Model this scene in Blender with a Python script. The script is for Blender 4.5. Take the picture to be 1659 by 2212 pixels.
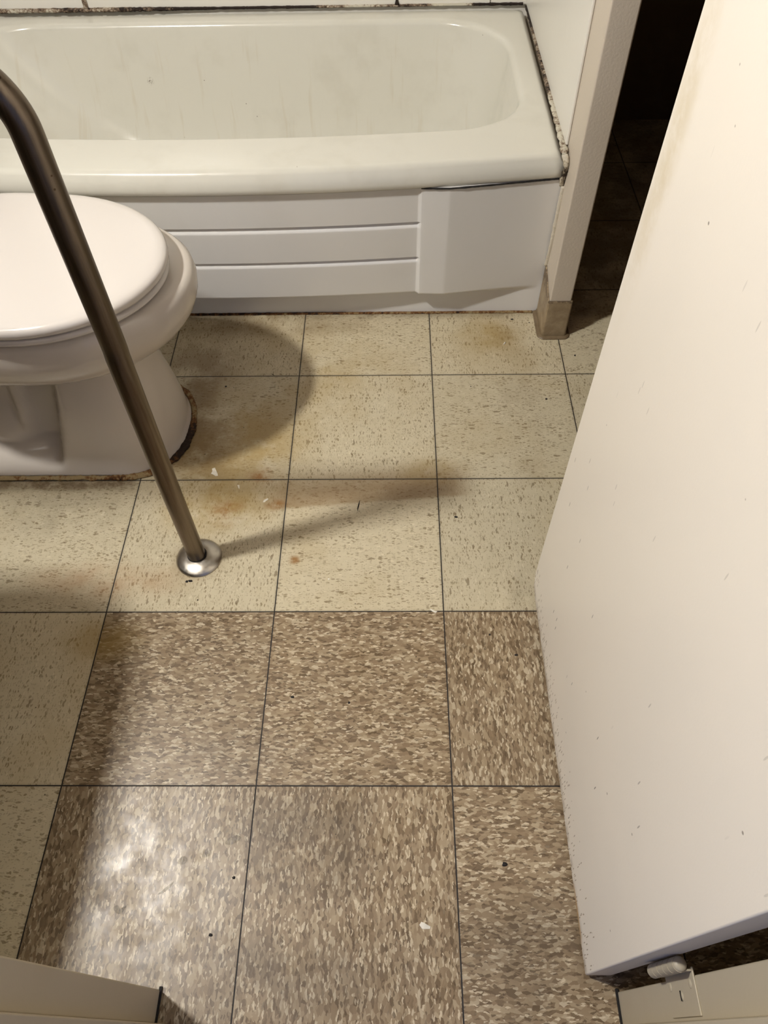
import bpy, bmesh, math, random
from mathutils import Vector, Matrix, noise as mnoise
random.seed(7)
PI = math.pi
for o in list(bpy.data.objects): bpy.data.objects.remove(o, do_unlink=True)
S = bpy.context.scene
COL = S.collection

# ------------------------------------------------------------------ camera, light, exposure
def Rx(a): return Matrix.Rotation(a, 3, 'X')
def Rz(a): return Matrix.Rotation(a, 3, 'Z')
CAM = (0.21731, -0.31925, 1.16097)
cd = bpy.data.cameras.new('camera'); cam = bpy.data.objects.new('camera', cd); COL.objects.link(cam)
m3 = Rz(0.0245095) @ Rx(0.6296082) @ Rz(-0.0243392)
cam.matrix_world = Matrix.Translation(CAM) @ m3.to_4x4()
cd.sensor_fit = 'VERTICAL'; cd.sensor_height = 36.0; cd.sensor_width = 27.0
cd.lens = 1567.2256 * 36.0 / 2212.0
cd.clip_start = 0.01
S.camera = cam
S.view_settings.view_transform = 'Standard'; S.view_settings.look = 'None'
S.view_settings.gamma = 1.0; S.view_settings.use_curve_mapping = False
S.view_settings.exposure = 0.0
W = bpy.data.worlds.new('hall_daylight'); S.world = W; W.use_nodes = True
W.node_tree.nodes['Background'].inputs[0].default_value = (0.38, 0.50, 1.0, 1)
W.node_tree.nodes['Background'].inputs[1].default_value = 0.36
LAMP = (-0.86, 0.20, 2.0)
LAMP_HALF = (0.035, 0.055, 0.045)
LAMP_COLOR = (1.0, 0.972, 0.925)
LAMP_STRENGTH = 985.0

# ------------------------------------------------------------------ helpers
def lin(r, g, b):
    f = lambda c: (c/255/12.92) if c/255 <= .04045 else ((c/255+.055)/1.055)**2.4
    return (f(r), f(g), f(b), 1)

class NB:
    def __init__(s, name, rough=.5, spec=.5, metal=0.):
        s.m = bpy.data.materials.new(name); s.m.use_nodes = True
        s.t = s.m.node_tree; s.b = s.t.nodes['Principled BSDF']
        s.b.inputs['Roughness'].default_value = rough
        s.b.inputs['Specular IOR Level'].default_value = spec
        s.b.inputs['Metallic'].default_value = metal
    def n(s, ty, **kw):
        x = s.t.nodes.new(ty)
        for k, v in kw.items(): setattr(x, k, v)
        return x
    def put(s, sock, v):
        if v is None: return
        if isinstance(v, bpy.types.NodeSocket): s.t.links.new(v, sock)
        elif isinstance(v, (tuple, list)) and len(v) == 3 and sock.type == 'RGBA': sock.default_value = (*v, 1)
        else: sock.default_value = v
    def math(s, op, a, b=None, c=None, clamp=False):
        x = s.n('ShaderNodeMath', operation=op, use_clamp=clamp)
        s.put(x.inputs[0], a); s.put(x.inputs[1], b); s.put(x.inputs[2], c); return x.outputs[0]
    def vm(s, op, a, b=None, out=0):
        x = s.n('ShaderNodeVectorMath', operation=op)
        s.put(x.inputs[0], a); s.put(x.inputs[1], b); return x.outputs[out]
    def mix(s, f, a, b, blend='MIX'):
        x = s.n('ShaderNodeMix', data_type='RGBA', blend_type=blend)
        s.put(x.inputs[0], f); s.put(x.inputs[6], a); s.put(x.inputs[7], b); return x.outputs[2]
    def noise(s, vec, scale, detail=3, rough=.55, out=0, dist=0.):
        x = s.n('ShaderNodeTexNoise'); s.put(x.inputs['Vector'], vec)
        x.inputs['Scale'].default_value = scale; x.inputs['Detail'].default_value = detail
        x.inputs['Roughness'].default_value = rough; x.inputs['Distortion'].default_value = dist
        return x.outputs[out]
    def vor(s, vec, scale, feature='F1'):
        x = s.n('ShaderNodeTexVoronoi', feature=feature); s.put(x.inputs['Vector'], vec)
        x.inputs['Scale'].default_value = scale; return x
    def ramp(s, f, stops, interp='LINEAR'):
        x = s.n('ShaderNodeValToRGB'); r = x.color_ramp; r.interpolation = interp
        while len(r.elements) < len(stops): r.elements.new(.5)
        for e, (p, c) in zip(r.elements, stops): e.position = p; e.color = c if len(c) == 4 else (*c, 1)
        s.put(x.inputs[0], f); return x.outputs[0]
    def sm(s, v, a, b, lo=0., hi=1.):
        x = s.n('ShaderNodeMapRange', interpolation_type='SMOOTHSTEP')
        s.put(x.inputs[0], v); x.inputs[1].default_value = a; x.inputs[2].default_value = b
        x.inputs[3].default_value = lo; x.inputs[4].default_value = hi; return x.outputs[0]
    def obj(s): return s.n('ShaderNodeTexCoord').outputs['Object']
    def pos(s): return s.n('ShaderNodeNewGeometry').outputs['Position']
    def sep(s, v):
        x = s.n('ShaderNodeSeparateXYZ'); s.put(x.inputs[0], v); return x.outputs
    def comb(s, x_, y_, z_):
        x = s.n('ShaderNodeCombineXYZ'); s.put(x.inputs[0], x_); s.put(x.inputs[1], y_); s.put(x.inputs[2], z_); return x.outputs[0]
    def attr(s, name, out='Fac'):
        x = s.n('ShaderNodeAttribute', attribute_name=name); return x.outputs[out]
    def bump(s, h, strength=.3, dist=.001):
        x = s.n('ShaderNodeBump'); x.inputs['Strength'].default_value = strength
        x.inputs['Distance'].default_value = dist; s.put(x.inputs['Height'], h)
        s.t.links.new(x.outputs[0], s.b.inputs['Normal'])
    def col(s, v): s.put(s.b.inputs['Base Color'], v); return s
    def rough(s, v): s.put(s.b.inputs['Roughness'], v); return s
    def blob(s, p, c, rx, ry, edge=.35):
        """soft ellipse mask around c in the xy plane"""
        d = s.vm('SUBTRACT', p, (c[0], c[1], 0.)); d = s.vm('MULTIPLY', d, (1/rx, 1/ry, 0.))
        l = s.vm('LENGTH', d, out=1); return s.sm(l, 1.0, edge)

def link(name, me, mat=None, parent=None, smooth=False, loc=None):
    o = bpy.data.objects.new(name, me); COL.objects.link(o)
    if mat: me.materials.append(mat)
    if smooth:
        for p in me.polygons: p.use_smooth = True
    if loc: o.location = loc
    if parent: o.parent = parent
    return o
def from_bm(name, bm, mat=None, parent=None, smooth=False, loc=None):
    bmesh.ops.recalc_face_normals(bm, faces=bm.faces)
    me = bpy.data.meshes.new(name); bm.to_mesh(me); bm.free()
    return link(name, me, mat, parent, smooth, loc)
def tag(o, label=None, cat=None, group=None, kind=None):
    if label: o['label'] = label
    if cat: o['category'] = cat
    if group: o['group'] = group
    if kind: o['kind'] = kind
    return o
def empty(name, loc, label, cat, group=None):
    o = bpy.data.objects.new(name, None); COL.objects.link(o); o.location = loc; o.empty_display_size = .05
    bpy.context.view_layer.update()
    return tag(o, label, cat, group)
def bbox(bm, a, b, bev=0., seg=2):
    r = bmesh.ops.create_cube(bm, size=1.0); vs = r['verts']
    for v in vs:
        v.co = Vector([(a[i]+b[i])/2 + v.co[i]*(b[i]-a[i]) for i in range(3)])
    if bev > 0:
        es = list({e for v in vs for e in v.link_edges})
        bmesh.ops.bevel(bm, geom=es, offset=bev, segments=seg, profile=.5, affect='EDGES')
def box(name, a, b, mat, parent=None, bev=0., seg=2, off=(0,0,0)):
    bm = bmesh.new(); a = [a[i]-off[i] for i in range(3)]; b = [b[i]-off[i] for i in range(3)]
    bbox(bm, a, b, bev, seg); o = from_bm(name, bm, mat, parent)
    if bev > 0:
        for p in o.data.polygons: p.use_smooth = True
        o.modifiers.new('weighted', 'WEIGHTED_NORMAL')
    return o
def grid(name, rows, mat, parent=None, close=False, cap0=False, cap1=False, smooth=True, sharp=None):
    """rows: list of equal length point lists; close joins each row's ends"""
    bm = bmesh.new(); V = [[bm.verts.new(p) for p in r] for r in rows]; n = len(rows[0])
    for i in range(len(V)-1):
        for j in range(n if close else n-1):
            k = (j+1) % n
            try: bm.faces.new((V[i][j], V[i][k], V[i+1][k], V[i+1][j]))
            except ValueError: pass
    if cap0: bm.faces.new(V[0])
    if cap1: bm.faces.new(V[-1])
    o = from_bm(name, bm, mat, parent, smooth)
    if sharp: o.data.set_sharp_from_angle(angle=math.radians(sharp))
    return o
def tube(name, path, r, mat, parent=None, seg=32, caps=True):
    rows = []
    for i, p in enumerate(path):
        p = Vector(p); t = (Vector(path[min(i+1, len(path)-1)]) - Vector(path[max(i-1, 0)])).normalized()
        u = Vector((0, 1, 0)); u = (u - t*u.dot(t)).normalized(); w = t.cross(u)
        rr = r(i/(len(path)-1)) if callable(r) else r
        rows.append([p + (u*math.cos(a)+w*math.sin(a))*rr for a in [2*PI*k/seg for k in range(seg)]])
    return grid(name, rows, mat, parent, close=True, cap0=caps, cap1=caps, sharp=60)
def lathe(name, prof, mat, parent=None, seg=48, center=(0, 0, 0), sharp=40):
    rows = [[(center[0]+r*math.cos(a), center[1]+r*math.sin(a), center[2]+z) for a in [2*PI*k/seg for k in range(seg)]] for r, z in prof]
    return grid(name, rows, mat, parent, close=True, cap0=prof[0][0] > 1e-5, cap1=prof[-1][0] > 1e-5, sharp=sharp)
def sstep(x, a, b):
    t = max(0, min(1, (x-a)/(b-a))); return t*t*(3-2*t)

# ------------------------------------------------------------------ materials
T = 0.3048
def floor_material():
    s = NB('vinyl_composition_tile', .34, .5)
    P = s.pos(); x, y, z = s.sep(P)
    dirv, kind, rnd = s.attr('fleck_dir'), s.attr('brown_tile'), s.attr('tile_rnd')
    px = s.math('ADD', s.math('MULTIPLY', x, s.math('SUBTRACT', 1., dirv)), s.math('MULTIPLY', y, dirv))
    py = s.math('ADD', s.math('MULTIPLY', y, s.math('SUBTRACT', 1., dirv)), s.math('MULTIPLY', x, dirv))
    v = s.comb(px, py, s.math('MULTIPLY', rnd, 3.7))
    wob = s.vm('SCALE', s.vm('SUBTRACT', s.noise(v, 130, 2, out=1), (.5, .5, .5)), None)
    wob.node.inputs['Scale'].default_value = .0055
    v2 = s.vm('ADD', v, wob)
    # brown tile: packed chips
    c1 = s.vor(s.vm('MULTIPLY', v2, (100., 250., 60.)), 1.0)
    r1 = s.sep(c1.outputs['Color'])
    chips = s.ramp(r1[0], [(0, lin(104, 86, 62)), (.10, lin(117, 98, 74)), (.30, lin(134, 114, 88)), (.5, lin(146, 127, 100)),
                           (.72, lin(158, 140, 112)), (.88, lin(168, 151, 123)), (1, lin(190, 176, 150))])
    c2 = s.vor(s.vm('MULTIPLY', v2, (170., 520., 60.)), 1.0); r2 = s.sep(c2.outputs['Color'])
    chips = s.mix(s.math('MULTIPLY', s.sm(r2[0], .90, .93), .75), chips, lin(212, 198, 170))
    chips = s.mix(s.math('MULTIPLY', s.sm(r2[1], .90, .93), .75), chips, lin(88, 70, 48))
    # beige tile: sparse thin slivers in a plain ground
    wob2 = s.vm('SCALE', s.vm('SUBTRACT', s.noise(v, 90, 2, out=1), (.5, .5, .5)), None); wob2.node.inputs['Scale'].default_value = .009
    v3 = s.vm('ADD', v, wob2)
    c3 = s.vor(s.vm('MULTIPLY', v3, (115., 330., 60.)), 1.0); r3 = s.sep(c3.outputs['Color'])
    near = s.sm(c3.outputs['Distance'], .50, .38)
    bg = s.mix(s.noise(v, 60, 4), lin(196, 185, 155), lin(214, 204, 177))
    brk = s.sm(s.noise(v, 42, 3, .7), .36, .6, .25, 1.)
    bg = s.mix(s.math('MULTIPLY', s.math('MULTIPLY', s.math('MULTIPLY', s.sm(r3[0], .60, .66), near), brk), .72), bg, lin(126, 108, 76))
    bg = s.mix(s.math('MULTIPLY', s.math('MULTIPLY', s.sm(r3[1], .90, .93), near), .7), bg, lin(222, 212, 186))
    c4 = s.vor(s.vm('MULTIPLY', v3, (52., 190., 40.)), 1.0); r4 = s.sep(c4.outputs['Color'])
    near4 = s.sm(c4.outputs['Distance'], .42, .32)
    bg = s.mix(s.math('MULTIPLY', s.math('MULTIPLY', s.sm(r4[0], .93, .95), near4), .62), bg, lin(108, 88, 58))
    c5 = s.vor(s.vm('MULTIPLY', v3, (230., 520., 60.)), 1.0); r5 = s.sep(c5.outputs['Color'])
    bg = s.mix(s.math('MULTIPLY', s.math('MULTIPLY', s.sm(r5[0], .62, .7), s.sm(c5.outputs['Distance'], .5, .35)), .38), bg, lin(128, 110, 78))
    col = s.mix(kind, bg, chips)
    # per tile tone
    col = s.mix(1.0, col, s.mix(rnd, (.93, .93, .93), (1.04, 1.03, 1.02)), 'MULTIPLY')
    # grime and rust stains with their own outlines
    n1 = s.noise(P, 9, 5, .65); n2 = s.noise(P, 28, 4, .7); n3 = s.noise(P, 3.2, 3)
    def stain(c, rx, ry, colr, amt, thr=.47, nz=n1, soft=.16):
        nonlocal col
        f = s.math('MULTIPLY', s.blob(P, c, rx, ry, .2), s.sm(nz, thr-soft, thr+soft))
        col = s.mix(s.math('MULTIPLY', f, min(.92, amt*1.22)), col, colr)
    ochre, rust, umber, soot = lin(160, 132, 68), lin(146, 98, 36), lin(112, 84, 44), lin(70, 58, 44)
    stain((-.12, .70), .22, .20, ochre, .62, .42)
    stain((-.14, .54), .15, .10, ochre, .62, .44)
    # brown stain band with part of the grab bar's shadow painted in, crisp lower edge
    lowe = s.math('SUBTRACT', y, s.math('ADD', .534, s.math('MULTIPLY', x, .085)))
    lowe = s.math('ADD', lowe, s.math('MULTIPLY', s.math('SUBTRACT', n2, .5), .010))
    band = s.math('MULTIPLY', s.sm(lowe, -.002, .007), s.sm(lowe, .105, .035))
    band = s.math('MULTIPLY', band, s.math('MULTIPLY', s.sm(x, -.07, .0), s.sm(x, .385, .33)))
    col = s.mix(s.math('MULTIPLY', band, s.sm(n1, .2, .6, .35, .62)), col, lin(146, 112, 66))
    stain((.30, .63), .10, .05, ochre, .45, .44)
    stain((-.05, .62), .05, .028, rust, .75, .50, n2)
    stain((-.115, .53), .05, .05, rust, .7, .53, n2)
    stain((-.02, .545), .03, .02, rust, .8, .47, n2)
    stain((.027, .415), .016, .014, rust, .75, .45, n2)
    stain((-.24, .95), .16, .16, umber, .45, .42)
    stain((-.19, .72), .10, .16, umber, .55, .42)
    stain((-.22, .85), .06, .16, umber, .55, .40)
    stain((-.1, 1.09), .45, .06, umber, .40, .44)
    stain((.45, 1.05), .12, .09, ochre, .5, .45)
    stain((.50, .88), .06, .5, umber, .22, .5)
    stain((.05, .9), .35, .25, ochre, .30, .50)
    stain((-.32, .37), .2, .06, lin(160, 112, 66), .4, .47)
    stain((-.30, .25), .10, .06, ochre, .5, .45)
    stain((-.45, .52), .25, .08, soot, .25, .47)
    stain((.08, -.08), .16, .14, soot, .45, .50)
    stain((.02, -.25), .30, .08, soot, .35, .45)
    stain((.40, -.22), .14, .12, soot, .35, .45)
    stain((-.02, .05), .14, .05, soot, .28, .52, n2)
    stain((-.155, .418), .064, .062, umber, .65, .38, n2)
    stain((.45, .30), .04, .12, soot, .25, .45)
    # grime along the toilet and tub edges
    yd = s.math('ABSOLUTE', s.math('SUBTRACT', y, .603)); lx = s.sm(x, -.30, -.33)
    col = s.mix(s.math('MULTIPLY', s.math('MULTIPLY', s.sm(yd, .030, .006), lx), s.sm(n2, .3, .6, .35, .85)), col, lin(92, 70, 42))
    col = s.mix(s.math('MULTIPLY', s.sm(y, 1.10, 1.135), s.sm(n1, .3, .6, .1, .6)), col, lin(88, 68, 42))
    # overall patchy yellowing plus black specks
    col = s.mix(s.math('MULTIPLY', s.math('MULTIPLY', s.sm(n3, .48, .68), .22), s.math('SUBTRACT', 1., kind)), col, ochre)
    c6 = s.vor(P, 55.); sp = s.math('MULTIPLY', s.sm(s.sep(c6.outputs['Color'])[0], .93, .94), s.sm(c6.outputs['Distance'], .075, .05))
    col = s.mix(s.math('MULTIPLY', sp, .85), col, lin(30, 24, 20))
    # joints
    uv = s.n('ShaderNodeUVMap', uv_map='tile').outputs[0]; u, w, _ = s.sep(uv)
    e = s.math('MINIMUM', s.math('MINIMUM', u, s.math('SUBTRACT', 1., u)), s.math('MINIMUM', w, s.math('SUBTRACT', 1., w)))
    jn = s.sm(e, .0042, .0026)
    col = s.mix(s.math('MULTIPLY', s.sm(e, .02, .004), .16), col, lin(80, 62, 40))
    col = s.mix(jn, col, lin(26, 21, 20))
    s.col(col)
    r = s.math('ADD', s.sm(s.noise(P, 16, 4, .7), .3, .7, .30, .46), s.math('MULTIPLY', jn, .3)); s.rough(r)
    h = s.math('ADD', s.math('MULTIPLY', s.noise(P, 220, 2), .12), s.math('MULTIPLY', s.noise(P, 14, 3), .9))
    h = s.math('SUBTRACT', h, s.math('MULTIPLY', jn, .6)); s.bump(h, .22, .0012)
    return s.m

def enamel(name, c, rough=.16, grime=.25, gcol=lin(150, 140, 112)):
    s = NB(name, rough, .5); P = s.pos()
    n = s.noise(P, 7, 4, .6); c6 = s.vor(P, 38.)
    base = s.mix(s.math('MULTIPLY', s.sm(n, .5, .75), grime), c, gcol)
    sp = s.math('MULTIPLY', s.sm(s.sep(c6.outputs['Color'])[0], .955, .96), s.sm(c6.outputs['Distance'], .07, .045))
    base = s.mix(s.math('MULTIPLY', sp, .6), base, lin(84, 70, 54)); s.col(base)
    s.rough(s.sm(s.noise(P, 30, 3), .3, .7, rough*.85, rough*1.3))
    if name == 'tub_acrylic':
        l = s.vm('LENGTH', s.vm('SUBTRACT', s.vm('MULTIPLY', P, (1., .3, 1.)), (-.436, .53, .272)), out=1)
        base = s.mix(s.math('MULTIPLY', s.sm(l, .012, .002), s.sm(s.noise(P, 240, 3), .45, .6, 0., .8)), base, lin(92, 78, 62))
        st = s.noise(s.vm('MULTIPLY', P, (55., 1., 5.)), 1., 3, .6); zz = s.sep(P)[2]
        base = s.mix(s.math('MULTIPLY', s.math('MULTIPLY', s.sm(st, .56, .72), s.sm(zz, .39, .33)), .16), base, lin(186, 168, 132)); s.col(base)
    s.bump(s.noise(P, 9, 2), .05, .002)
    return s.m

def painted(name, c, rough=.42, peel=.25, scale=260, dirt=.15):
    s = NB(name, rough, .45); P = s.pos()
    base = s.mix(s.math('MULTIPLY', s.sm(s.noise(P, 5, 5, .6), .5, .75), dirt), c, lin(170, 156, 128))
    c6 = s.vor(s.vm('MULTIPLY', P, (1., 1., .6)), 32.)
    sp = s.math('MULTIPLY', s.sm(s.sep(c6.outputs['Color'])[0], .94, .945), s.sm(c6.outputs['Distance'], .06, .04))
    base = s.mix(s.math('MULTIPLY', sp, .6), base, lin(72, 60, 48)); s.col(base)
    s.bump(s.noise(P, scale, 3), peel, .0008)
    return s.m

M = {}
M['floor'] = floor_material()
M['tub'] = enamel('tub_acrylic', lin(216, 214, 203), .17, .12)
M['apron'] = enamel('tub_apron_enamel', lin(232, 231, 228), .13, .04)
M['china'] = enamel('toilet_vitreous_china', lin(211, 203, 193), .10, .03, lin(190, 180, 160))
M['seat'] = enamel('toilet_seat_plastic', lin(218, 212, 206), .16, .02, lin(200, 190, 170))
M['wall'] = painted('tan_painted_wall', lin(82, 70, 52))
M['post'] = painted('painted_plaster_satin', lin(205, 194, 178), .5, .55, 200)
M['surround'] = painted('shower_surround_panel', lin(230, 227, 218), .3, .04, 60, .06)
M['frame'] = painted('painted_steel_frame', lin(184, 173, 150), .4, .12, 300, .3)
M['closet'] = painted('dark_brown_closet_wall', lin(96, 74, 46), .6)
M['ceiling'] = painted('tan_ceiling', lin(92, 80, 62), .8)

def door_material():
    s = NB('painted_flush_door', .40, .45); P = s.pos(); x, y, z = s.sep(P)
    base = s.mix(s.sm(s.noise(P, 2.5, 3), .4, .7), lin(236, 229, 217), lin(231, 225, 214))
    # yellow grime stain near the latch edge, high up
    d = s.vm('SUBTRACT', P, (.469, .335, .82)); d = s.vm('MULTIPLY', d, (0., 1/.034, 1/.22)); l = s.vm('LENGTH', d, out=1)
    f = s.math('MULTIPLY', s.sm(l, 1.1, .1), s.sm(s.noise(P, 16, 5, .65), .3, .62))
    base = s.mix(s.math('MULTIPLY', f, .5), base, lin(196, 178, 136))
    # scuffs: short vertical dashes, denser towards the bottom
    q = s.vm('MULTIPLY', P, (0., 150., 26.)); c = s.vor(q, 1.0); r = s.sep(c.outputs['Color'])
    q2 = s.vm('MULTIPLY', P, (0., 480., 75.)); c2 = s.vor(q2, 1.0); r2 = s.sep(c2.outputs['Color'])
    low = s.sm(z, .10, 0.); lowm = s.sm(z, .035, .008)
    a = s.math('MULTIPLY', s.math('MULTIPLY', s.sm(r[0], .985, .99), s.sm(c.outputs['Distance'], .16, .10)), s.sm(z, .6, .1, .25, 1.))
    b = s.math('MULTIPLY', s.math('MULTIPLY', s.math('GREATER_THAN', r2[0], s.math('SUBTRACT', 1.0, s.math('MULTIPLY', low, .22))), s.sm(c2.outputs['Distance'], .45, .3)), .75)
    base = s.mix(s.math('MULTIPLY', a, .85), base, lin(48, 36, 30))
    base = s.mix(b, base, lin(126, 108, 80))
    base = s.mix(s.math('MULTIPLY', lowm, s.sm(s.noise(P, 40, 4, .7), .35, .65, 0., .75)), base, lin(120, 100, 66))
    c3 = s.vor(s.vm('MULTIPLY', P, (0., 1., 1.)), 26.); sp = s.math('MULTIPLY', s.sm(s.sep(c3.outputs['Color'])[0], .90, .905), s.sm(c3.outputs['Distance'], .05, .03))
    base = s.mix(s.math('MULTIPLY', sp, .7), base, lin(96, 82, 66)); s.col(base)
    d2 = s.vm('MULTIPLY', s.vm('SUBTRACT', P, (.469, -.175, .0155)), (0., 1/.045, 1/.0045)); l2 = s.vm('LENGTH', d2, out=1)
    s.col(s.mix(s.math('MULTIPLY', s.sm(l2, 1., .7), .8), base, lin(176, 138, 78)))
    s.bump(s.noise(P, 330, 2), .12, .0006)
    return s.m
M['door'] = door_material()

def steel():
    s = NB('dull_stainless_steel', .34, .5, 1.0); P = s.obj()
    n = s.noise(s.vm('MULTIPLY', P, (60., 60., 3.)), 1., 4, .65)
    base = s.mix(s.sm(n, .3, .7), lin(100, 88, 76), lin(134, 122, 107))
    c = s.vor(P, 70.); sp = s.math('MULTIPLY', s.sm(s.sep(c.outputs['Color'])[0], .9, .91), s.sm(c.outputs['Distance'], .16, .1))
    base = s.mix(s.math('MULTIPLY', sp, .7), base, lin(62, 42, 26)); s.col(base)
    s.rough(s.sm(n, .3, .7, .28, .42)); s.b.inputs['Anisotropic'].default_value = .4
    return s.m
M['steel'] = steel()
def flange_mat():
    s = NB('polished_steel_flange', .22, .5, 1.0); P = s.pos(); n = s.noise(P, 160, 4, .7)
    s.col(s.mix(s.sm(n, .66, .74), lin(190, 184, 174), lin(120, 100, 78))); s.rough(s.sm(n, .4, .7, .28, .42)); return s.m
M['flange'] = flange_mat()
def simple(name, c, rough=.5, metal=0., bump=None):
    s = NB(name, rough, .5, metal); s.col(s.mix(s.sm(s.noise(s.pos(), 90, 3), .3, .7), tuple(v*.8 for v in c[:3])+(1,), c))
    if bump: s.bump(s.noise(s.pos(), bump, 3), .4, .001)
    return s.m
M['chip'] = simple('white_paint_flake', lin(238, 232, 216), .5)
M['crumb'] = simple('black_debris', lin(26, 20, 18), .7)
M['base'] = None
def base_mat():
    s = NB('grimy_vinyl_base', .4, .4); P = s.pos(); x, y, z = s.sep(P); n = s.noise(P, 35, 4, .65)
    c = s.mix(s.sm(n, .3, .7), lin(136, 118, 92), lin(160, 143, 115))
    c = s.mix(s.math('MULTIPLY', s.sm(z, .020, .0), .6), c, lin(84, 66, 42))
    c = s.mix(s.math('MULTIPLY', s.sm(z, .094, .100), s.sm(s.noise(P, 120, 3), .4, .6)), c, lin(96, 80, 62)); s.col(c); return s.m
M['base'] = base_mat()
def mildew_mat(name, pale, dark, mid):
    s = NB(name, .6, .3); P = s.pos(); a = s.attr('mildew'); n = s.noise(P, 160, 5, .75); n2 = s.noise(P, 30, 4, .6)
    t = s.math('ADD', a, s.math('MULTIPLY', s.math('SUBTRACT', s.math('ADD', s.math('MULTIPLY', n, .5), s.math('MULTIPLY', n2, .5)), .5), 2.0))
    c = s.ramp(t, [(0., pale), (.35, pale), (.5, mid), (.68, dark), (1., dark)]); s.col(c); s.bump(n, .8, .003); return s.m
M['caulk'] = mildew_mat('mildewed_caulk', lin(206, 200, 182), lin(38, 26, 20), lin(138, 118, 98))
M['caulk_rust'] = mildew_mat('rusty_caulk', lin(150, 130, 92), lin(40, 24, 12), lin(112, 72, 32))
M['caulk_paint'] = mildew_mat('painted_over_caulk', lin(214, 206, 188), lin(60, 48, 38), lin(180, 168, 146))
M['gap'] = simple('dark_joint', lin(22, 18, 15), .8)
def lamp_mat():
    m = bpy.data.materials.new('frosted_lamp_glow'); m.use_nodes = True; t = m.node_tree
    e = t.nodes.new('ShaderNodeEmission'); e.inputs[0].default_value = (*LAMP_COLOR, 1); e.inputs[1].default_value = LAMP_STRENGTH
    t.links.new(e.outputs[0], t.nodes['Material Output'].inputs[0]); return m
M['lamp'] = lamp_mat()
def wet_mat():
    m = bpy.data.materials.new('clear_water'); m.use_nodes = True; t = m.node_tree
    for n in list(t.nodes):
        if n.type != 'OUTPUT_MATERIAL': t.nodes.remove(n)
    g = t.nodes.new('ShaderNodeBsdfGlossy'); g.inputs['Roughness'].default_value = .16
    tr = t.nodes.new('ShaderNodeBsdfTransparent'); tr.inputs[0].default_value = (.97, .97, .96, 1)
    mx = t.nodes.new('ShaderNodeMixShader')
    nz = t.nodes.new('ShaderNodeTexNoise'); nz.inputs['Scale'].default_value = 260; bp = t.nodes.new('ShaderNodeBump'); bp.inputs['Strength'].default_value = 1.; bp.inputs['Distance'].default_value = .004
    ge = t.nodes.new('ShaderNodeNewGeometry'); t.links.new(ge.outputs['Position'], nz.inputs['Vector'])
    t.links.new(nz.outputs[0], bp.inputs['Height']); t.links.new(bp.outputs[0], g.inputs['Normal'])
    mx.inputs[0].default_value = .10; t.links.new(tr.outputs[0], mx.inputs[1]); t.links.new(g.outputs[0], mx.inputs[2])
    t.links.new(mx.outputs[0], t.nodes['Material Output'].inputs[0]); return m
M['wet'] = wet_mat()

# ------------------------------------------------------------------ setting
def make_floor():
    me = bpy.data.meshes.new('floor'); bm = bmesh.new()
    uvl = bm.loops.layers.uv.new('tile')
    fd = bm.faces.layers.float.new('fleck_dir'); fk = bm.faces.layers.float.new('brown_tile'); fr = bm.faces.layers.float.new('tile_rnd')
    dark = {(-1, 0): 0, (0, 0): 0, (1, 0): 1, (-1, -1): 1, (0, -1): 1, (1, -1): 0, (-1, -2): 0, (0, -2): 1, (1, -2): 0}
    rg = random.Random(3)
    for i in range(-4, 5):
        for j in range(-5, 8):
            x0, y0 = i*T, j*T
            # small laying offsets between rows
            vs = [bm.verts.new(c) for c in ((x0, y0, 0), (x0+T, y0, 0), (x0+T, y0+T, 0), (x0, y0+T, 0))]
            f = bm.faces.new(vs)
            for lp, uv in zip(f.loops, ((0, 0), (1, 0), (1, 1), (0, 1))): lp[uvl].uv = uv
            k = (i, j); isd = k in dark or (j <= -1 and i >= 2) or j < -2
            f[fk] = 1. if isd else 0.
            f[fd] = float(dark[k]) if k in dark else float((i+j) % 2 == 0)
            f[fr] = rg.random()
    # slab thickness below
    b = bmesh.new(); 
    x0, x1, y0, y1 = -4*T, 5*T, -5*T, 8*T
    lo = [bm.verts.new(c) for c in ((x0, y0, -.05), (x1, y0, -.05), (x1, y1, -.05), (x0, y1, -.05))]
    bm.faces.new(lo[::-1]); b.free()
    bm.to_mesh(me); bm.free()
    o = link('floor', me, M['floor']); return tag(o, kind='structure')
make_floor()
def wallbox(name, a, b, mat, bev=0.):
    return tag(box(name, a, b, mat, bev=bev), kind='structure')
XL, XR, YB, YBC, YF, H = -.985, 1.25, 1.875, 2.09, -.268, 2.4
TH = .12
wallbox('wall_left', (XL-TH, YF-.14, 0), (XL, YBC+TH, H), M['wall'])
wallbox('wall_back', (XL, YB, 0), (.573, YB+TH, H), M['surround'])
wallbox('wall_closet_back', (.623, YBC, 0), (XR, YBC+TH, H), M['closet'])
wallbox('wall_right', (XR, YF-.14, 0), (XR+TH, YBC+TH, H), M['closet'])
wallbox('wall_front_left', (XL, YF-.14, 0), (-.145, YF-.012, H), M['wall'])
wallbox('wall_front_right', (.556, YF-.14, 0), (XR, YF-.012, H), M['closet'])
wallbox('wall_over_door', (-.145, YF-.14, 2.06), (.556, YF-.012, H), M['wall'])
wallbox('wall_partition', (.573, 1.045, 0), (.6235, YBC+TH, H), M['post'], .004)
wallbox('ceiling', (XL-TH, YF-.14, H), (XR+TH, YBC+TH, H+.1), M['ceiling'])
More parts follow.
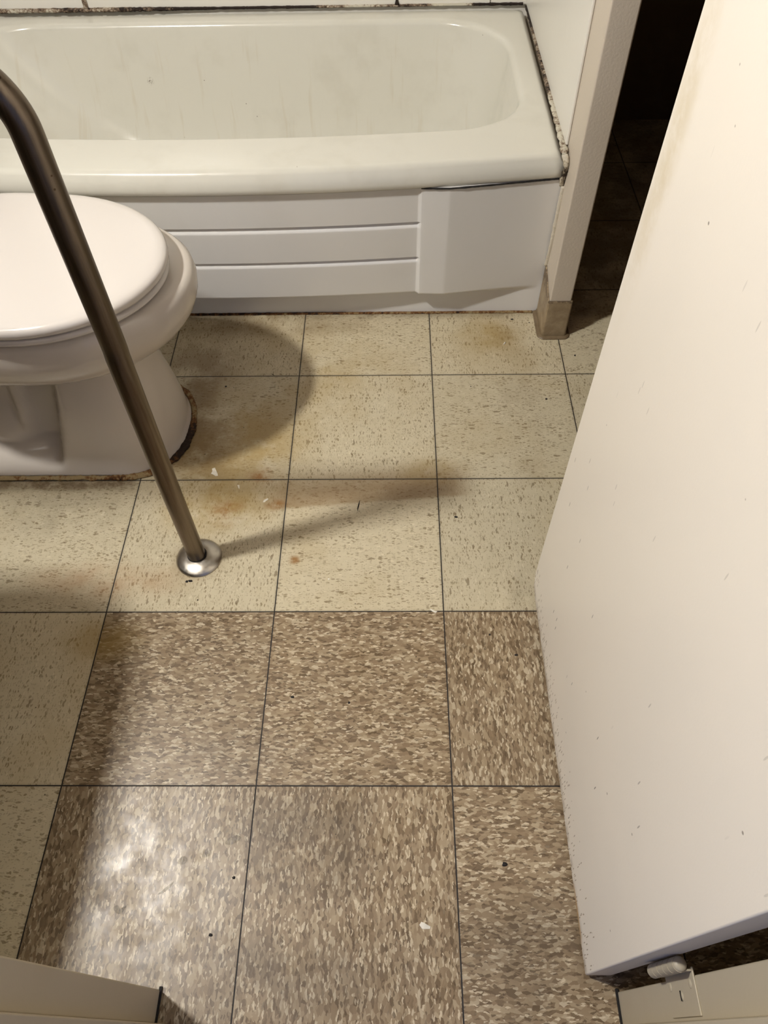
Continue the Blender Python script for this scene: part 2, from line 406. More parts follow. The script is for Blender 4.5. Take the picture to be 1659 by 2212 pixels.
# steel door frame: jamb reveal, stop, return to the hall
def jamb(name, sx, x):
    bm = bmesh.new()
    # sx = direction from opening into the wall
    X = lambda a, b: (min(x+sx*a, x+sx*b), max(x+sx*a, x+sx*b))
    a, b = X(0, .045); bbox(bm, (a, -.303, 0), (b, -.2655, 2.06), .002)
    a, b = X(-.014, .045); bbox(bm, (a, -.42, 0), (b, -.303, 2.06), .002)
    o = from_bm(name, bm, M['frame'], smooth=True); o.modifiers.new('weighted', 'WEIGHTED_NORMAL'); return tag(o, kind='structure')
jamb('trim_1', -1, -.100); jamb('trim_2', 1, .511)
bm = bmesh.new(); bbox(bm, (-.1, -.303, 2.03), (.511, -.2655, 2.075), .002); bbox(bm, (-.1, -.42, 2.016), (.511, -.303, 2.075), .002)
tag(from_bm('trim_3', bm, M['frame']), kind='structure')
# dark dirt joints at the jamb feet
def jfoot(name, x0, x1):
    bm = bmesh.new(); bbox(bm, (x0, -.312, 0), (x1, -.262, .003), .001); tag(from_bm(name, bm, M['gap']), kind='structure')
jfoot('trim_4', -.1015, -.097); jfoot('trim_5', .508, .5125)

# vinyl base around the partition end
def post_base():
    bm = bmesh.new()
    x0, x1, yf, yb = .573, .6235, 1.045, 1.135
    def ring(off, r):
        pts = [(x0-off, yb)]
        for k in range(9):
            a = PI + (PI/2)*k/8; pts.append((x0-off+r+r*math.cos(a), yf-off+r+r*math.sin(a)))
        for k in range(9):
            a = 1.5*PI + (PI/2)*k/8; pts.append((x1+off-r+r*math.cos(a), yf-off+r+r*math.sin(a)))
        pts.append((x1+off, 1.6)); return pts
    prof = [(.0135, 0, .018), (.014, .0018, .018), (.0125, .0035, .017), (.0062, .0052, .010), (.0038, .012, .006), (.003, .10, .004), (.0005, .102, .004)]
    rows = []
    for off, z, r in prof:
        row = []
        for i, (x, y) in enumerate(ring(off, r)):
            zz = z
            if z > .05 and x < x0: zz = z + .036*max(0, min(1, (y-1.047)/.088))
            row.append((x, y, zz))
        rows.append(row)
    # subdivide the near side run so its top can rise towards the tub
    V = [[bm.verts.new(p) for p in r] for r in rows]
    for i in range(len(V)-1):
        for j in range(len(V[0])-1): bm.faces.new((V[i][j], V[i][j+1], V[i+1][j+1], V[i+1][j]))
    o = from_bm('baseboard_partition', bm, M['base'], smooth=True); o.data.set_sharp_from_angle(angle=math.radians(40))
    return tag(o, kind='structure')
post_base()

# side surround panel glued on the partition beside the tub
o = box('surround_panel', (.5668, 1.148, .405), (.5728, YB-.0062, 2.1), M['surround'], bev=.002)
tag(o, 'white shower surround panel on the side wall at the right end of the bathtub', 'wall panel')
bm = bmesh.new(); random.seed(5)
def back_panels():
    xs = [XL, -.586, .230, .473, .5730]
    for i in range(4):
        o = box('back_wall_panel', (xs[i]+.0015, YB-.006, .405), (xs[i+1]-.0015, YB, 2.1), M['surround'], bev=.001)
        tag(o, ['white wall panel above the bathtub at the left end of its back edge',
                'widest white wall panel above the back edge of the bathtub, between two dark joints',
                'narrow white wall panel above the back edge, second from the right corner',
                'narrowest white wall panel in the right back corner of the bathtub'][i], 'wall panel', 'panels on the wall behind the bathtub')
bm.free(); back_panels()

# ------------------------------------------------------------------ bead helper
def bead(name, pts, rad, mat, mil, label=None, cat='caulk', parent=None, seed=0, up=Vector((0, 0, 1)), flat=.6, n=None, jit=.35):
    """pts polyline; rad and mil functions of t in 0..1; irregular half round strip"""
    P = [Vector(p) for p in pts]; L = [0]
    for a, b in zip(P, P[1:]): L.append(L[-1]+(b-a).length)
    n = n or max(8, int(L[-1]/.004))
    bm = bmesh.new(); rows = []; att = []
    for i in range(n+1):
        d = L[-1]*i/n; k = max(j for j in range(len(L)) if L[j] <= d+1e-9); k = min(k, len(P)-2)
        f = (d-L[k])/max(1e-9, L[k+1]-L[k]); c = P[k].lerp(P[k+1], f); t = (P[k+1]-P[k]).normalized()
        s_ = t.cross(up).normalized(); u = s_.cross(t).normalized()
        r = rad(i/n)*(1+jit*mnoise.noise(Vector((d*60, seed, 0)))+jit*.6*mnoise.noise(Vector((d*260, seed, 3))))
        c = c + s_*rad(i/n)*jit*.5*mnoise.noise(Vector((d*45, seed+9, 0)))
        rows.append([c + (s_*math.cos(a)*r + u*math.sin(a)*r*flat) for a in [2*PI*q/10 for q in range(10)]])
        att.append(mil(i/n))
    V = [[bm.verts.new(p) for p in r] for r in rows]
    for i in range(n):
        for j in range(10): bm.faces.new((V[i][j], V[i][(j+1) % 10], V[i+1][(j+1) % 10], V[i+1][j]))
    bm.faces.new(V[0]); bm.faces.new(V[-1]); bm.verts.index_update()
    idx = [a for a in att for _ in range(10)]
    o = from_bm(name, bm, mat, parent, True)
    at = o.data.attributes.new('mildew', 'FLOAT', 'POINT')
    for i, v in enumerate(idx): at.data[i].value = v
    if label: tag(o, label, cat)
    return o
def pw(table):
    def f(t):
        for (a, va), (b, vb) in zip(table, table[1:]):
            if t <= b: return va + (vb-va)*max(0, (t-a))/(b-a+1e-9)
        return table[-1][1]
    return f

# ------------------------------------------------------------------ bathtub
TXC, TXR, TXL = -.19, .5675, -.98
def lipy(x): return 1.058 + .098*(x-TXC)**2          # lower outer edge of the bowed rim
def make_tub():
    tub = empty('bathtub', (TXC, 1.47, 0), 'white alcove bathtub with bowed front rim and ribbed apron, mildewed at its edges', 'bathtub')
    off = Vector((TXC, 1.47, 0))
    ZR = .40
    # outline in plan as function of angle: outer rectangle with bowed front, inner rounded opening
    N = 240
    ang = [2*PI*k/N for k in range(N)]
    def inner(inset, xl_in=0.):
        """rounded basin opening, inset shrinks it; xl_in extra inset at the sloping left end"""
        x0, x1 = -.885+inset+xl_in, .498-inset
        pts = []
        r = .185-inset*.2
        def fy(x): return 1.212+.09*(x-TXC)**2 + inset
        yb = 1.792-inset*.9
        # polyline sampled: build from corner arcs
        out = []
        def arc(cx, cy, a0, a1, n, rx, ry):
            for i in range(n+1):
                a = a0+(a1-a0)*i/n; out.append((cx+rx*math.cos(a), cy+ry*math.sin(a)))
        arc(x1-r, yb-r, 0, PI/2, 24, r, r)
        for i in range(1, 40): out.append((x1-r+(x0+r-x1+r)*i/40, yb))
        arc(x0+r, yb-r, PI/2, PI, 24, r, r)
        arc(x0+r, fy(x0+r)+r*.8, PI, 1.5*PI, 24, r, r*.8)
        for i in range(1, 80):
            x = x0+r+(x1-x0-2*r)*i/80; out.append((x, fy(x)))
        arc(x1-r, fy(x1-r)+r*.8, 1.5*PI, 2*PI, 24, r, r*.8)
        return out
    def resample(poly, n):
        P = [Vector((a, b, 0)) for a, b in poly]; P.append(P[0]); L = [0]
        for a, b in zip(P, P[1:]): L.append(L[-1]+(b-a).length)
        res = []; k = 0
        for i in range(n):
            d = L[-1]*i/n
            while L[k+1] < d: k += 1
            res.append(P[k].lerp(P[k+1], (d-L[k])/(L[k+1]-L[k]+1e-12)))
        return res
    base_in = resample(inner(0), N)
    rows = []
    def row_from(inset, xl, z):
        pl = resample(inner(inset, xl), N); rows.append([(p.x, p.y, z) for p in pl])
    # outer rows matched by angle: project inner points outwards onto the outline
    cxy = Vector((TXC, 1.48, 0))
    def outer_pt(p, grow, zoff=0):
        """point on the rim outline in the direction of p"""
        d = (p-cxy)
        d = Vector((d.x, d.y, 0)); lo, hi = .2, 4.
        for _ in range(40):
            m = (lo+hi)/2; q = cxy+d*m
            ins = (TXL+grow < q.x < TXR-grow) and (q.y < 1.868-grow) and (q.y > lipy(q.x)+.003+grow)
            if ins: lo = m
            else: hi = m
        return cxy+d*lo
    R = .018
    # lip underside -> lip face -> bullnose -> flat rim -> roll into basin -> walls -> bottom
    prof_out = [(.030, .352), (.004, .352), (.0, .356), (.0, .366)]
    for k in range(7):
        a = (PI/2)*k/6; prof_out.append((.006+R*(1-math.cos(a)), ZR-R+R*math.sin(a)) if k else (.003, ZR-R))
    for g, z in prof_out: rows.append([(q.x, q.y, z) for q in (outer_pt(p, g) for p in base_in)])
    # intermediate flat rim
    rows.append([tuple(outer_pt(p, .024).lerp(p, .35).to_tuple()[:2])+(ZR+.0006,) for p in base_in])
    row_from(-.016, 0, ZR)
    R2 = .016
    for k in range(1, 9):
        a = (PI/2)*k/8*.93; row_from(-R2+R2*math.sin(a), 0, ZR-R2*(1-math.cos(a)))
    row_from(.006, .01, .355); row_from(.016, .035, .31); row_from(.028, .07, .25); row_from(.042, .115, .19)
    row_from(.058, .155, .145); row_from(.080, .19, .11); row_from(.115, .22, .085); row_from(.16, .24, .075)
    rows = [[(x-off.x, y-off.y, z) for x, y, z in r] for r in rows]
    o = grid('tub_shell', rows, M['tub'], tub, close=True, cap0=False, cap1=True)
    # ---- apron: one height field over x and z
    def profile(x, z):
        ax = abs(x-TXC)                                   # mirrored about the centre
        ybow = 1.065 + .094*ax*ax
        xs, xp = .458, .525                               # slat field end, pillar crease
        xend = .752
        lean = (.35-z)*.085
        # slat field
        y = ybow + .006 + lean
        groove = 0
        for zg in (.268, .177):
            d = z-zg
            if 0 <= d < .0025: groove = max(groove, .007*(1-abs(d-.001)/.0025))
            elif -.014 < d < 0: groove = max(groove, .007*sstep(d, -.014, 0.001))
        y_sl = y + groove
        # pillar and end panel
        yp = 1.065+.094*xs*xs - .001 + lean*.75
        y_p = yp + .005 - .003*min(1, (ax-xs)/(xp-xs))
        if ax > xp: y_p += (ax-xp)/(xend-xp)*(.034)
        t = sstep(ax, xs, xs+.010)
        yy = y_sl*(1-t) + y_p*t
        # bottom return to the kick face
        kick = 1.137
        zb = .079
        if z < zb:
            t = sstep(z, zb-.016, zb); yy = kick*(1-t)+yy*t if yy < kick else kick
        return min(yy, kick)
    bm = bmesh.new()
    xs = []
    x = TXL+.004
    ends = [TXC-.752, TXC-.525, TXC-.468, TXC-.458, TXC+.458, TXC+.468, TXC+.525, TXR+.003]
    nx = 200
    xs = sorted(set([TXL+.004+(TXR-TXL-.001)*i/nx for i in range(nx+1)] + [TXC+s*(.458+.001*k) for s in (-1, 1) for k in range(11)] + ends))
    zs = sorted(set([.0+.354*i/90 for i in range(91)] + [zg+d for zg in (.268, .177) for d in (-.014, -.012, -.01, -.008, -.006, -.004, -.002, -.001, 0, .0005, .001, .0015, .002, .0025, .003)] + [.074, .072, .070, .067, .064, .061, .058]))
    rows = [[(x-off.x, profile(x, z)-off.y, z) for x in xs] for z in zs]
    rows.append([(x-off.x, 1.16-off.y, zs[-1]) for x in xs])
    a = grid('apron', rows, M['apron'], tub, sharp=60)
    # dark strip along the gap between lip and apron at the right
    for k, (xa, xb) in enumerate(((.275, .560),)):
        bead('joint_strip', [(x-off.x, max(profile(x, .35), lipy(x)+.002)-.0015-off.y, .3515) for x in [xa+(xb-xa)*i/10 for i in range(11)]],
             lambda t: .0024, M['gap'], lambda t: 1, parent=tub, seed=4, jit=.3)
    return tub
tub = make_tub()
bead('caulk_bead', [(-.98, 1.868, .407), (.558, 1.868, .407)], lambda t: .0085 - .0035*sstep(t, .3, .5), M['caulk'],
     pw([(0, .3), (.06, .5), (.2, .55), (.25, .62), (.27, .55), (.33, .65), (.45, .85), (.62, 1.0), (.66, .55), (.72, .36), (.78, .55), (.82, .6), (.87, .3), (.91, .3), (.925, 1.1), (1, 1.15)]),
     'mildew blackened caulk line along the back edge of the bathtub', 'caulk', seed=1)
bead('caulk_bead', [(.5655, 1.862, .404), (.5652, 1.6, .404), (.5645, 1.3, .4035), (.563, 1.14, .4035), (.562, 1.118, .401)], lambda t: .0030+.0040*t, M['caulk'],
     pw([(0, 1.1), (.12, .95), (.25, .5), (.4, .6), (.55, .6), (.7, .42), (.85, .38), (1, .42)]),
     'crumbling brown caulk line up the right end of the bathtub', 'caulk', seed=2, jit=.5)
bead('corner_caulk', [(.561, 1.116, .403), (.5665, 1.106, .385), (.568, 1.114, .36), (.5655, 1.116, .350), (.568, 1.122, .335)], lambda t: .006*(1-.3*t), M['caulk_paint'],
     pw([(0, .35), (.4, .55), (.6, .65), (1, .45)]), 'cracked painted caulk at the front corner where rim meets partition', 'caulk', seed=3, up=Vector((0, 1, 0)), jit=.7)
bead('side_caulk', [(.571, 1.117, .335), (.571, 1.122, .2), (.571, 1.132, .135)], lambda t: .0045, M['caulk_paint'], lambda t: .22,
     'thin painted caulk line between tub apron and partition', 'caulk', seed=6, up=Vector((0, 1, 0)), jit=.3)
bead('floor_caulk', [(-.95, 1.1345, .001), (.558, 1.1345, .001)], lambda t: .0042, M['caulk_rust'], pw([(0, .5), (.5, .62), (.75, .5), (1, .42)]),
     'dirty sealant strip where the tub apron meets the floor tiles', 'caulk', seed=7, jit=.25)
bead('seam_caulk', [(-.586, 1.8655, .412), (-.586, 1.866, .5)], lambda t: .006*(1-t)+.001, M['caulk'], lambda t: .5, 'brown stained caulk in the wall joint above the left of the bathtub', 'caulk', seed=8, up=Vector((0, 1, 0)))
bead('seam_caulk', [(.230, 1.8655, .410), (.230, 1.866, .5)], lambda t: .005*max(0., 1-5*t)+.001, M['caulk'], lambda t: .9, 'black stained caulk in the wall joint above the tub middle, right of centre', 'caulk', seed=9, up=Vector((0, 1, 0)))

# ------------------------------------------------------------------ toilet
def make_toilet():
    YC = .760
    t = empty('toilet', (-.60, YC, 0), 'white toilet with closed lid and rusty caulk round its foot beside the bathtub', 'toilet')
    def egg(cx, tip, hw, back, n=72, e=2.0, rot=0., piv=(-.62, 0.)):
        """plan outline: ellipse front from cx to tip, gentle taper to the back"""
        pts = []
        for i in range(n):
            a = 2*PI*i/n; c, s_ = math.cos(a), math.sin(a)
            if c >= 0: x = cx+(tip-cx)*abs(c)**(2/e); y = hw*(abs(s_)**(2/e))*(1 if s_ >= 0 else -1)
            else:
                x = cx-(cx-back)*abs(c)**(2/3.2); y = hw*abs(s_)**(2/2.6)*(1 if s_ >= 0 else -1)
            if rot:
                dx, dy = x-piv[0], y-piv[1]; x = piv[0]+dx*math.cos(rot)-dy*math.sin(rot); y = piv[1]+.006+dx*math.sin(rot)+dy*math.cos(rot)
            pts.append((x+.60, y))
        return pts
    def loft(name, secs, mat, rot=0., caps=(True, True), sharp=None):
        rows = [[(x, y, z) for x, y in egg(cx, tip, hw, back, rot=rot)] for z, cx, tip, hw, back in secs]
        return grid(name, rows, mat, t, close=True, cap0=caps[0], cap1=caps[1], sharp=sharp)
    bowl = loft('bowl', [(.215, -.42, -.262, .085, -.66), (.24, -.41, -.248, .105, -.67), (.262, -.41, -.222, .130, -.68), (.276, -.405, -.200, .152, -.69), (.288, -.40, -.178, .172, -.70),
                         (.305, -.40, -.158, .186, -.71), (.325, -.40, -.143, .194, -.71), (.348, -.40, -.134, .199, -.71), (.370, -.40, -.131, .199, -.71), (.385, -.40, -.134, .196, -.71), (.394, -.40, -.142, .188, -.71), (.397, -.40, -.155, .175, -.71)], M['china'])
    # pedestal with recessed trapway side
    rows = []
    zs = [0, .004, .010, .016, .022, .028, .034, .042, .052, .064, .08, .10, .13, .16, .19, .22, .25, .275]
    for z in zs:
        nose = -.2265 - .004*sstep(z, 0, .02) - .024*sstep(z, .02, .25)
        hw = .1385 - .038*min(1, z/.25)
        if z < .012: pass
        xc = -.462 + .055*min(1, z/.25)
        x0 = nose-.125; back = -.80
        xs_ = []
        m = 26
        for k in range(m+1):
            a = (PI/2)*k/m; xs_.append((x0+(nose-x0)*math.cos(a)**(.9) if k < m else x0, hw*math.sin(a)**(.85)))
        for k in range(1, 71):
            x = x0+(back-x0)*k/70
            rec = (.012+.052*sstep(z, .018, .055))*sstep(z, .010, .030)
            bl = sstep(xc-x, -.002, .020)
            h = hw - rec*bl
            # foot: z low keeps the flange
            # trapway column and bolt boss
            if bl > .5 and z > .05:
                h += .016*math.exp(-((x+.520-.05*(z-.2))/.013)**4)*sstep(z, .07, .10)
                h += .030*math.exp(-(((x+.575)/.045)**2+((z-.075)/.032)**2))
            if x < -.62: h = h*(1-.5*sstep(-x, .66, .82))
            xs_.append((x, h))
        near = [(x+.60, -h, z) for x, h in xs_]; far = [(x+.60, h, z) for x, h in xs_[1:]][::-1]
        rows.append(far+near)
    ped = grid('pedestal', rows, M['china'], t, close=True, cap0=True, cap1=True)
    rot = -.11
    loft('seat', [(0.4025, -.40, -0.1750, .178, -.65), (0.4040, -.40, -0.1670, .187, -.65), (0.4085, -.40, -0.1630, .190, -.65), (0.4135, -.40, -0.1640, .189, -.65), (0.4150, -.40, -0.1710, .182, -.65)], M['seat'], rot)
    lid = loft('lid', [(0.4180, -.40, -0.1730, .182, -.66), (0.4195, -.40, -0.1650, .190, -.66), (0.4255, -.40, -0.1610, .194, -.66), (0.4325, -.40, -0.1610, .194, -.66), (0.4370, -.40, -0.1640, .191, -.66),
                 (0.4397, -.40, -0.1700, .185, -.655), (0.4411, -.40, -0.1810, .174, -.65), (0.4430, -.40, -0.2530, .105, -.60), (0.4435, -.40, -0.3430, .03, -.50)], M['seat'], rot)
    # rear deck, tank, tank lid, handle (left of the frame)
    box('tank', (-.965+.60, -.21, .40), (-.76+.60, .21, .72), M['china'], t, bev=.025, seg=4)
    box('tank_lid', (-.972+.60, -.222, .722), (-.75+.60, .222, .752), M['china'], t, bev=.010, seg=3)
    box('deck', (-.93+.60, -.11, .20), (-.66+.60, .11, .398), M['china'], t, bev=.03, seg=4)
    h = box('flush_handle', (-.752+.60, -.18, .66), (-.738+.60, -.09, .675), M['flange'], t, bev=.005)
    # bolt cap on the foot
    lathe('bolt_cap', [(.016, 0), (.0155, .008), (.012, .015), (.006, .019), (.0, .020)], M['china'], t, 24, (-.690+.60, -.105, .030))
    return t
toilet = make_toilet()
# caulk left round the toilet foot
def foot_path(x_start, off=0.006):
    YC = .76; nose, hw, x0 = -.2265, .1385, -.3515
    pts = []
    for k in range(0, 27):
        a = (PI/2)*k/26; pts.append((x0+(nose+off-x0)*math.cos(a)**.9 if k < 26 else x0, YC-(hw+off)*math.sin(a)**.85, .002))
    pts.append((x_start, YC-hw-off, .002)); return [(a+.60, b-YC, c) for a, b, c in pts]
bead('foot_caulk', foot_path(-.64), lambda t: .009 - .003*sstep(t, .3, .5), M['caulk_rust'],
     pw([(0, .62), (.05, .80), (.15, .85), (.19, .6), (.24, .45), (.34, .42), (.42, .6), (.5, .35), (1, .30)]), 'rusty broken caulk round the foot', None, parent=toilet, seed=11, flat=.45, jit=.5)
far = [(x, -y, z) for x, y, z in foot_path(-.6)]
bead('foot_caulk', far, lambda t: .006, M['caulk_rust'], pw([(0, .58), (.1, .42), (.3, .5), (1, .5)]), 'brown caulk on the tub side of the foot', None, parent=toilet, seed=12, flat=.4, jit=.5)

# ------------------------------------------------------------------ grab bar
def make_bar():
    x0, y0 = -.1560, .420
    t = empty('grab_bar', (x0, y0, 0), 'bent stainless steel grab bar rising from the floor beside the toilet', 'grab bar')
    path = [(0, 0, .004), (0, 0, .2), (.002, .002, .5)]
    zt, R = .797, .080
    for k in range(25):
        z = .5+(zt-.5)*k/24
        if k: path.append((.002, .004, z))
    for k in range(1, 25):
        a = (PI/2)*k/24; path.append((.002-R*(1-math.cos(a)), .004, zt+R*math.sin(a)))
    path.append((-.5, .004, zt+R)); path.append((XL-x0+.002, .004, zt+R))
    tube('bar', path, .0165, M['steel'], t, 40)
    lathe('floor_flange', [(.0425, 0), (.0432, .0012), (.0425, .003), (.039, .0055), (.033, .0085), (.026, .0108), (.020, .0118), (.0175, .0120), (.0168, .0095)], M['flange'], t, 56, (.002, 0, 0))
    # dark ring where the tube enters
    lathe('flange_gap_ring', [(.0178, .0118), (.0174, .0135), (.0166, .0138), (.0164, .0118)], M['gap'], t, 40, (0, 0, 0))
    w = lathe('wall_flange', [(.0425, 0), (.0425, .003), (.036, .008), (.020, .011), (.0168, .011)], M['flange'], t, 40)
    w.rotation_euler = (0, PI/2, 0); w.location = (XL-x0+.0005, .004, zt+R)
    return t
make_bar()

# ------------------------------------------------------------------ door
def make_door():
    x0, x1 = .469, .504; y0, y1 = -.248, .360
    z0, z1 = .010, 2.02
    bm = bmesh.new()
    prof = [(y0, z0), (y1-.030, z0), (y1-.010, z0+.008), (y1-.002, z0+.03), (y1, z0+.07), (y1, z1), (y0, z1)]
    A = [bm.verts.new((x0, y, z)) for y, z in prof]; B = [bm.verts.new((x1, y, z)) for y, z in prof]
    bm.faces.new(A); bm.faces.new(B[::-1])
    for i in range(len(prof)): j = (i+1) % len(prof); bm.faces.new((A[j], A[i], B[i], B[j]))
    bmesh.ops.recalc_face_normals(bm, faces=bm.faces)
    es = [e for e in bm.edges if e.calc_face_angle(0) > .6]
    bmesh.ops.bevel(bm, geom=es, offset=.0022, segments=2, profile=.5, affect='EDGES')
    d = from_bm('door_1', bm, M['door'], smooth=True); d.modifiers.new('weighted', 'WEIGHTED_NORMAL')
    tag(d, kind='structure')
    # chipped bare wood sliver on the lower latch... near edge of the hinge side
    def hinge(zc):
        xh, yh = .4985, -.2565
        root = None
        bm = bmesh.new()
        for k in range(5):
            a, b = zc-.045+.018*k+.0007, zc-.045+.018*(k+1)-.0007
            r = bmesh.ops.create_cone(bm, cap_ends=True, segments=24, radius1=.0072, radius2=.0072, depth=b-a)
            for v in r['verts']: v.co += Vector((xh, yh, (a+b)/2))
        for s_ in (-1, 1):
            r = bmesh.ops.create_uvsphere(bm, u_segments=16, v_segments=10, radius=.0068)
            for v in r['verts']: v.co = Vector((xh+v.co.x, yh+v.co.y, zc+s_*.045+v.co.z*.6))
        kn = from_bm('hinge_knuckle', bm, M['frame'], d, True); kn.data.set_sharp_from_angle(angle=math.radians(50))
        lf = box('hinge_leaf', (.5092, -.299, zc-.0445), (.5112, -.2585, zc+.0445), M['frame'], kn, bev=.0007)
        tagn = box('hinge_leaf_arm', (.4985, -.2625, zc-.0445), (.5105, -.2605, zc+.0445), M['frame'], kn, bev=.0006)
        bm = bmesh.new()
        for (yy, zz) in ((-.281, zc), (-.272, zc+.032), (-.272, zc-.032)):
            r = bmesh.ops.create_uvsphere(bm, u_segments=16, v_segments=8, radius=.0045)
            for v in r['verts']: v.co = Vector((.5092+v.co.x*.25, yy+v.co.y, zz+v.co.z))
        sc = from_bm('screw_head', bm, M['frame'], kn, True)
        lathe_o = box('screw_slot', (.5078, -.2855, zc-.0012), (.5084, -.2765, zc+.0012), M['gap'], kn)
        return kn
    for zc in (.265, 1.02, 1.78): hinge(zc)
    kb = lathe('door_knob', [(.030, 0), (.030, .006), (.012, .010), (.011, .035), (.022, .042), (.027, .052), (.024, .062), (.0, .066)], M['flange'], d, 40)
    kb.rotation_euler = (0, -PI/2, 0); kb.location = (x0, y1-.06, 1.03)
    return d
make_door()

# ------------------------------------------------------------------ lamp, sink (left of the frame; they light and shade the floor)
def make_lamp():
    t = empty('vanity_light', (XL, LAMP[1], LAMP[2]), 'small wall light glowing above the sink on the left wall', 'wall light')
    bm = bmesh.new()
    bbox(bm, (.002, -.12, -.07), (.030, .12, .07), .006)
    from_bm('back_plate', bm, M['flange'], t)
    bm = bmesh.new(); c = Vector((LAMP[0]-XL, 0, 0))
    bbox(bm, tuple(c[i]-LAMP_HALF[i] for i in range(3)), tuple(c[i]+LAMP_HALF[i] for i in range(3)), .012, 3)
    from_bm('diffuser', bm, M['lamp'], t)
    bm = bmesh.new(); bbox(bm, (.0, -.03, -.03), (LAMP[0]-XL-LAMP_HALF[0]+.002, .03, .03)); from_bm('stem', bm, M['flange'], t)
make_lamp()
def make_sink():
    t = empty('wall_sink', (XL, .03, .82), 'white wall hung sink below the light on the left wall', 'sink')
    W2, D = .275, .505
    def outl(gx, gy, z, n=64):
        pts = []
        for i in range(n):
            a = 2*PI*i/n; c, s_ = math.cos(a), math.sin(a)
            e = 2/5.
            pts.append((D/2+(D/2-gx)*abs(c)**e*(1 if c >= 0 else -1), (W2-gy)*abs(s_)**e*(1 if s_ >= 0 else -1), z))
        return pts
    rows = [outl(.10, .10, -.16), outl(.03, .03, -.11), outl(.0, .0, -.04), outl(0, 0, -.005), outl(.004, .004, 0), outl(.05, .05, 0), outl(.06, .06, -.01), outl(.09, .09, -.09), outl(.16, .16, -.12)]
    grid('basin', rows, M['china'], t, close=True, cap0=True, cap1=True)
    bm = bmesh.new(); bbox(bm, (.05, -.02, .0), (.09, .02, .09), .006); bbox(bm, (.07, -.012, .07), (.19, .012, .09), .005)
    from_bm('faucet', bm, M['flange'], t)
    tube('drain_pipe', [(.25, 0, -.15), (.25, 0, -.3), (.24, 0, -.34), (.2, 0, -.36), (.0, 0, -.36)], .018, M['flange'], t, 20)
make_sink()

# ------------------------------------------------------------------ loose flakes and crumbs on the floor
def flake(x, y, pts, label, group=None):
    bm = bmesh.new(); lo = [bm.verts.new((a*.001, b*.001, .0002)) for a, b in pts]; hi = [bm.verts.new((a*.00095, b*.00095, .0011+.0005*math.sin(i))) for i, (a, b) in enumerate(pts)]
    bm.faces.new(lo[::-1]); bm.faces.new(hi)
    for i in range(len(pts)): j = (i+1) % len(pts); bm.faces.new((lo[i], lo[j], hi[j], hi[i]))
    o = from_bm('paint_chip', bm, M['chip'], loc=(x, y, 0)); tag(o, label, 'paint chip', 'paint chips on the floor'); return o
CH = [
 (-.1555, .6315, [(-6, 8), (0, 10), (3, 4), (8, -6), (9, -11), (4, -12), (-1, -8), (-6, -6), (-4, 0)], 'largest white paint chip, between the toilet foot and the tile joint'),
 (-.1005, .591, [(-3, 5), (2, 4), (3, -5), (1, -4), (-1, 0)], 'small white paint chip just below the joint, right of the largest chip'),
 (-.0412, .5564, [(-5, -5), (-4, 0), (4, 5), (5, 2), (-2, -5)], 'long narrow white paint chip beside the brown streak'),
 (.2573, -.1896, [(-8, 1), (-5, 5), (0, 3), (8, -1), (7, -4), (-4, -4)], 'white paint chip on the brown tiles near the bottom of the picture'),
 (.0946, .3716, [(-2, 1), (0, 2.5), (2, 1), (1, -2)], 'tiny white paint chip on the beige tile above the brown ones'),
 (.4795, 1.0197, [(-3, -4), (1, 4), (4, 4), (0, -4)], 'tiny slanted white chip on the tile near the partition foot'),
 (.2856, .3072, [(-6, 2), (-2, 1), (3, -2), (8, -3), (5, -6), (-1, -3)], 'curled white paint shaving on the joint between beige and brown tiles'),
]
for x, y, pts, lb in CH: flake(x, y, pts, lb)
CR = [
 (-.1690, .3680, 2.6, 'black crumb just in front of the grab bar flange, left one of a touching pair'),
 (-.1625, .3695, 2.8, 'black crumb just in front of the grab bar flange, right one of a touching pair'),
 (-.1429, .3294, 1.6, 'tiny black crumb on the beige tile near the joint below the flange'),
 (.3382, .5131, 2.6, 'black crumb on the beige tile beside the door, right of the brown streak'),
 (.3757, -.1107, 3.2, 'largest black crumb, on the brown tile beside the lower door'),
 (.6405, .9759, 3.0, 'black crumb in the gap between partition foot and door'),
 (.5067, 1.107, 2.6, 'black crumb at the tub edge left of the partition foot'),
 (.5471, 1.0944, 1.8, 'small black crumb touching the grime by the partition foot'),
 (-.1648, .8814, 2.6, 'small black crumb in the toilet shadow above the joint'),
 (.0455, .144, 2.2, 'black crumb on the brown tile left of the long joint'),
 (.1404, .1343, 2.6, 'black crumb in the middle of the brown tile'),
 (-.0184, -.1294, 2.2, 'black crumb at the right edge of the glare on the brown tile'),
 (-.0415, -.2019, 2.2, 'black crumb below the glare near the left door jamb'),
 (.3839, .2583, 2.4, 'black crumb on the narrow brown tile near the beige joint'),
 (.4263, .2195, 2.4, 'black crumb on the narrow brown tile close to the door'),
 (.5558, .8349, 2.4, 'black crumb on the beige tile below the partition foot'),
 (.391, .8759, 1.6, 'tiny black crumb in the middle of a beige tile right of centre'),
]
for i, (x, y, r, lb) in enumerate(CR):
    bm = bmesh.new(); bmesh.ops.create_icosphere(bm, subdivisions=2, radius=1.0)
    for v in bm.verts:
        k = 1+.45*mnoise.noise(v.co*1.4+Vector((i*7.1, 0, 0)))
        v.co = Vector((v.co.x*r*.00105*k*(1+.4*math.sin(i*2.3)), v.co.y*r*.0009*k, max(-.0002, v.co.z*r*.0005*k)))
    o = from_bm('debris_crumb', bm, M['crumb'], smooth=True, loc=(x, y, .0003)); tag(o, lb, 'crumb', 'black crumbs on the floor')
def strand(name, pts, r, mat, lb, cat):
    o = tube(name, [(a, b, .0008) for a, b in pts], lambda t: max(.0001, r*math.sin(PI*min(.97, max(.03, t)))), mat, None, 8); return tag(o, lb, cat)
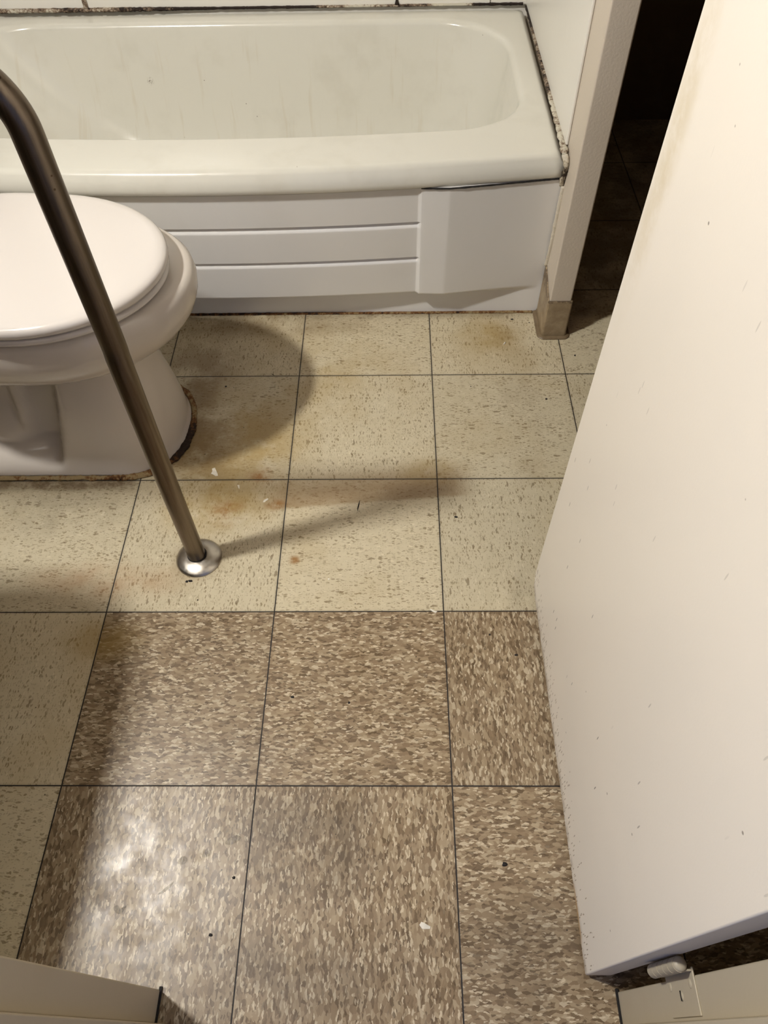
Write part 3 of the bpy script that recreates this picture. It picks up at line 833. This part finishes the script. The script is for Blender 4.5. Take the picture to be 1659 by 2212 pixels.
strand('hair_strand', [(.1480, .556), (.1463, .545), (.1445, .5357), (.1440, .528)], .0013, M['crumb'], 'black sliver of debris on the brown streak in the middle of the floor', 'debris')
strand('hair_strand', [(-.0655, .921), (-.061, .9185), (-.057, .915)], .0009, M['crumb'], 'short curved black hair beside the joint in the toilet shadow', 'debris')
# water drops and smears on the brown tile in front of the door
WS = [
 (-.1749, -.1709, [(-13, 4), (-6, 7), (0, 2), (12, 9), (8, 1), (3, -6), (-7, -5)], 'water drop in the glare, leftmost of the smears'),
 (-.1136, -.1442, [(-14, -9), (-9, -4), (6, 9), (11, 12), (8, 5), (-4, -6)], 'slanted streak of water in the middle of the glare'),
 (-.0964, -.1074, [(-9, -3), (-6, 5), (1, 8), (8, 4), (6, -4), (-2, -6)], 'small water drop above the slanted streak'),
 (-.063, -.097, [(-7, -6), (-5, 5), (3, 7), (9, 2), (5, -5)], 'water smear right of the small drop'),
 (-.0248, -.0788, [(-16, -5), (-8, 5), (4, 9), (13, 5), (7, -3), (-6, -8)], 'water smear nearest the long joint, rightmost of the smears'),
]
for x, y, pts, lb in WS:
    bm = bmesh.new(); rings = []
    for k, (sc, z) in enumerate(((1., .0001), (.92, .0007), (.7, .0012), (.35, .0014))):
        n = len(pts); ring = []
        for q in range(n*4):
            i = q//4; f = (q % 4)/4; p0, p1, p2, p3 = (Vector((*pts[(i+d) % n], 0)) for d in (-1, 0, 1, 2))
            c = .5*((2*p1)+(p2-p0)*f+(2*p0-5*p1+4*p2-p3)*f*f+(3*p1-p0-3*p2+p3)*f**3)
            ring.append(bm.verts.new((c.x*.0008*sc, c.y*.0008*sc, z*.7)))
        rings.append(ring)
    for a, b in zip(rings, rings[1:]):
        for i in range(len(a)): j = (i+1) % len(a); bm.faces.new((a[i], a[j], b[j], b[i]))
    bm.faces.new(rings[-1]); bm.faces.new(rings[0][::-1])
    o = from_bm('water_drop', bm, M['wet'], smooth=True, loc=(x, y, 0)); tag(o, lb, 'water drop', 'water drops on the brown tile')
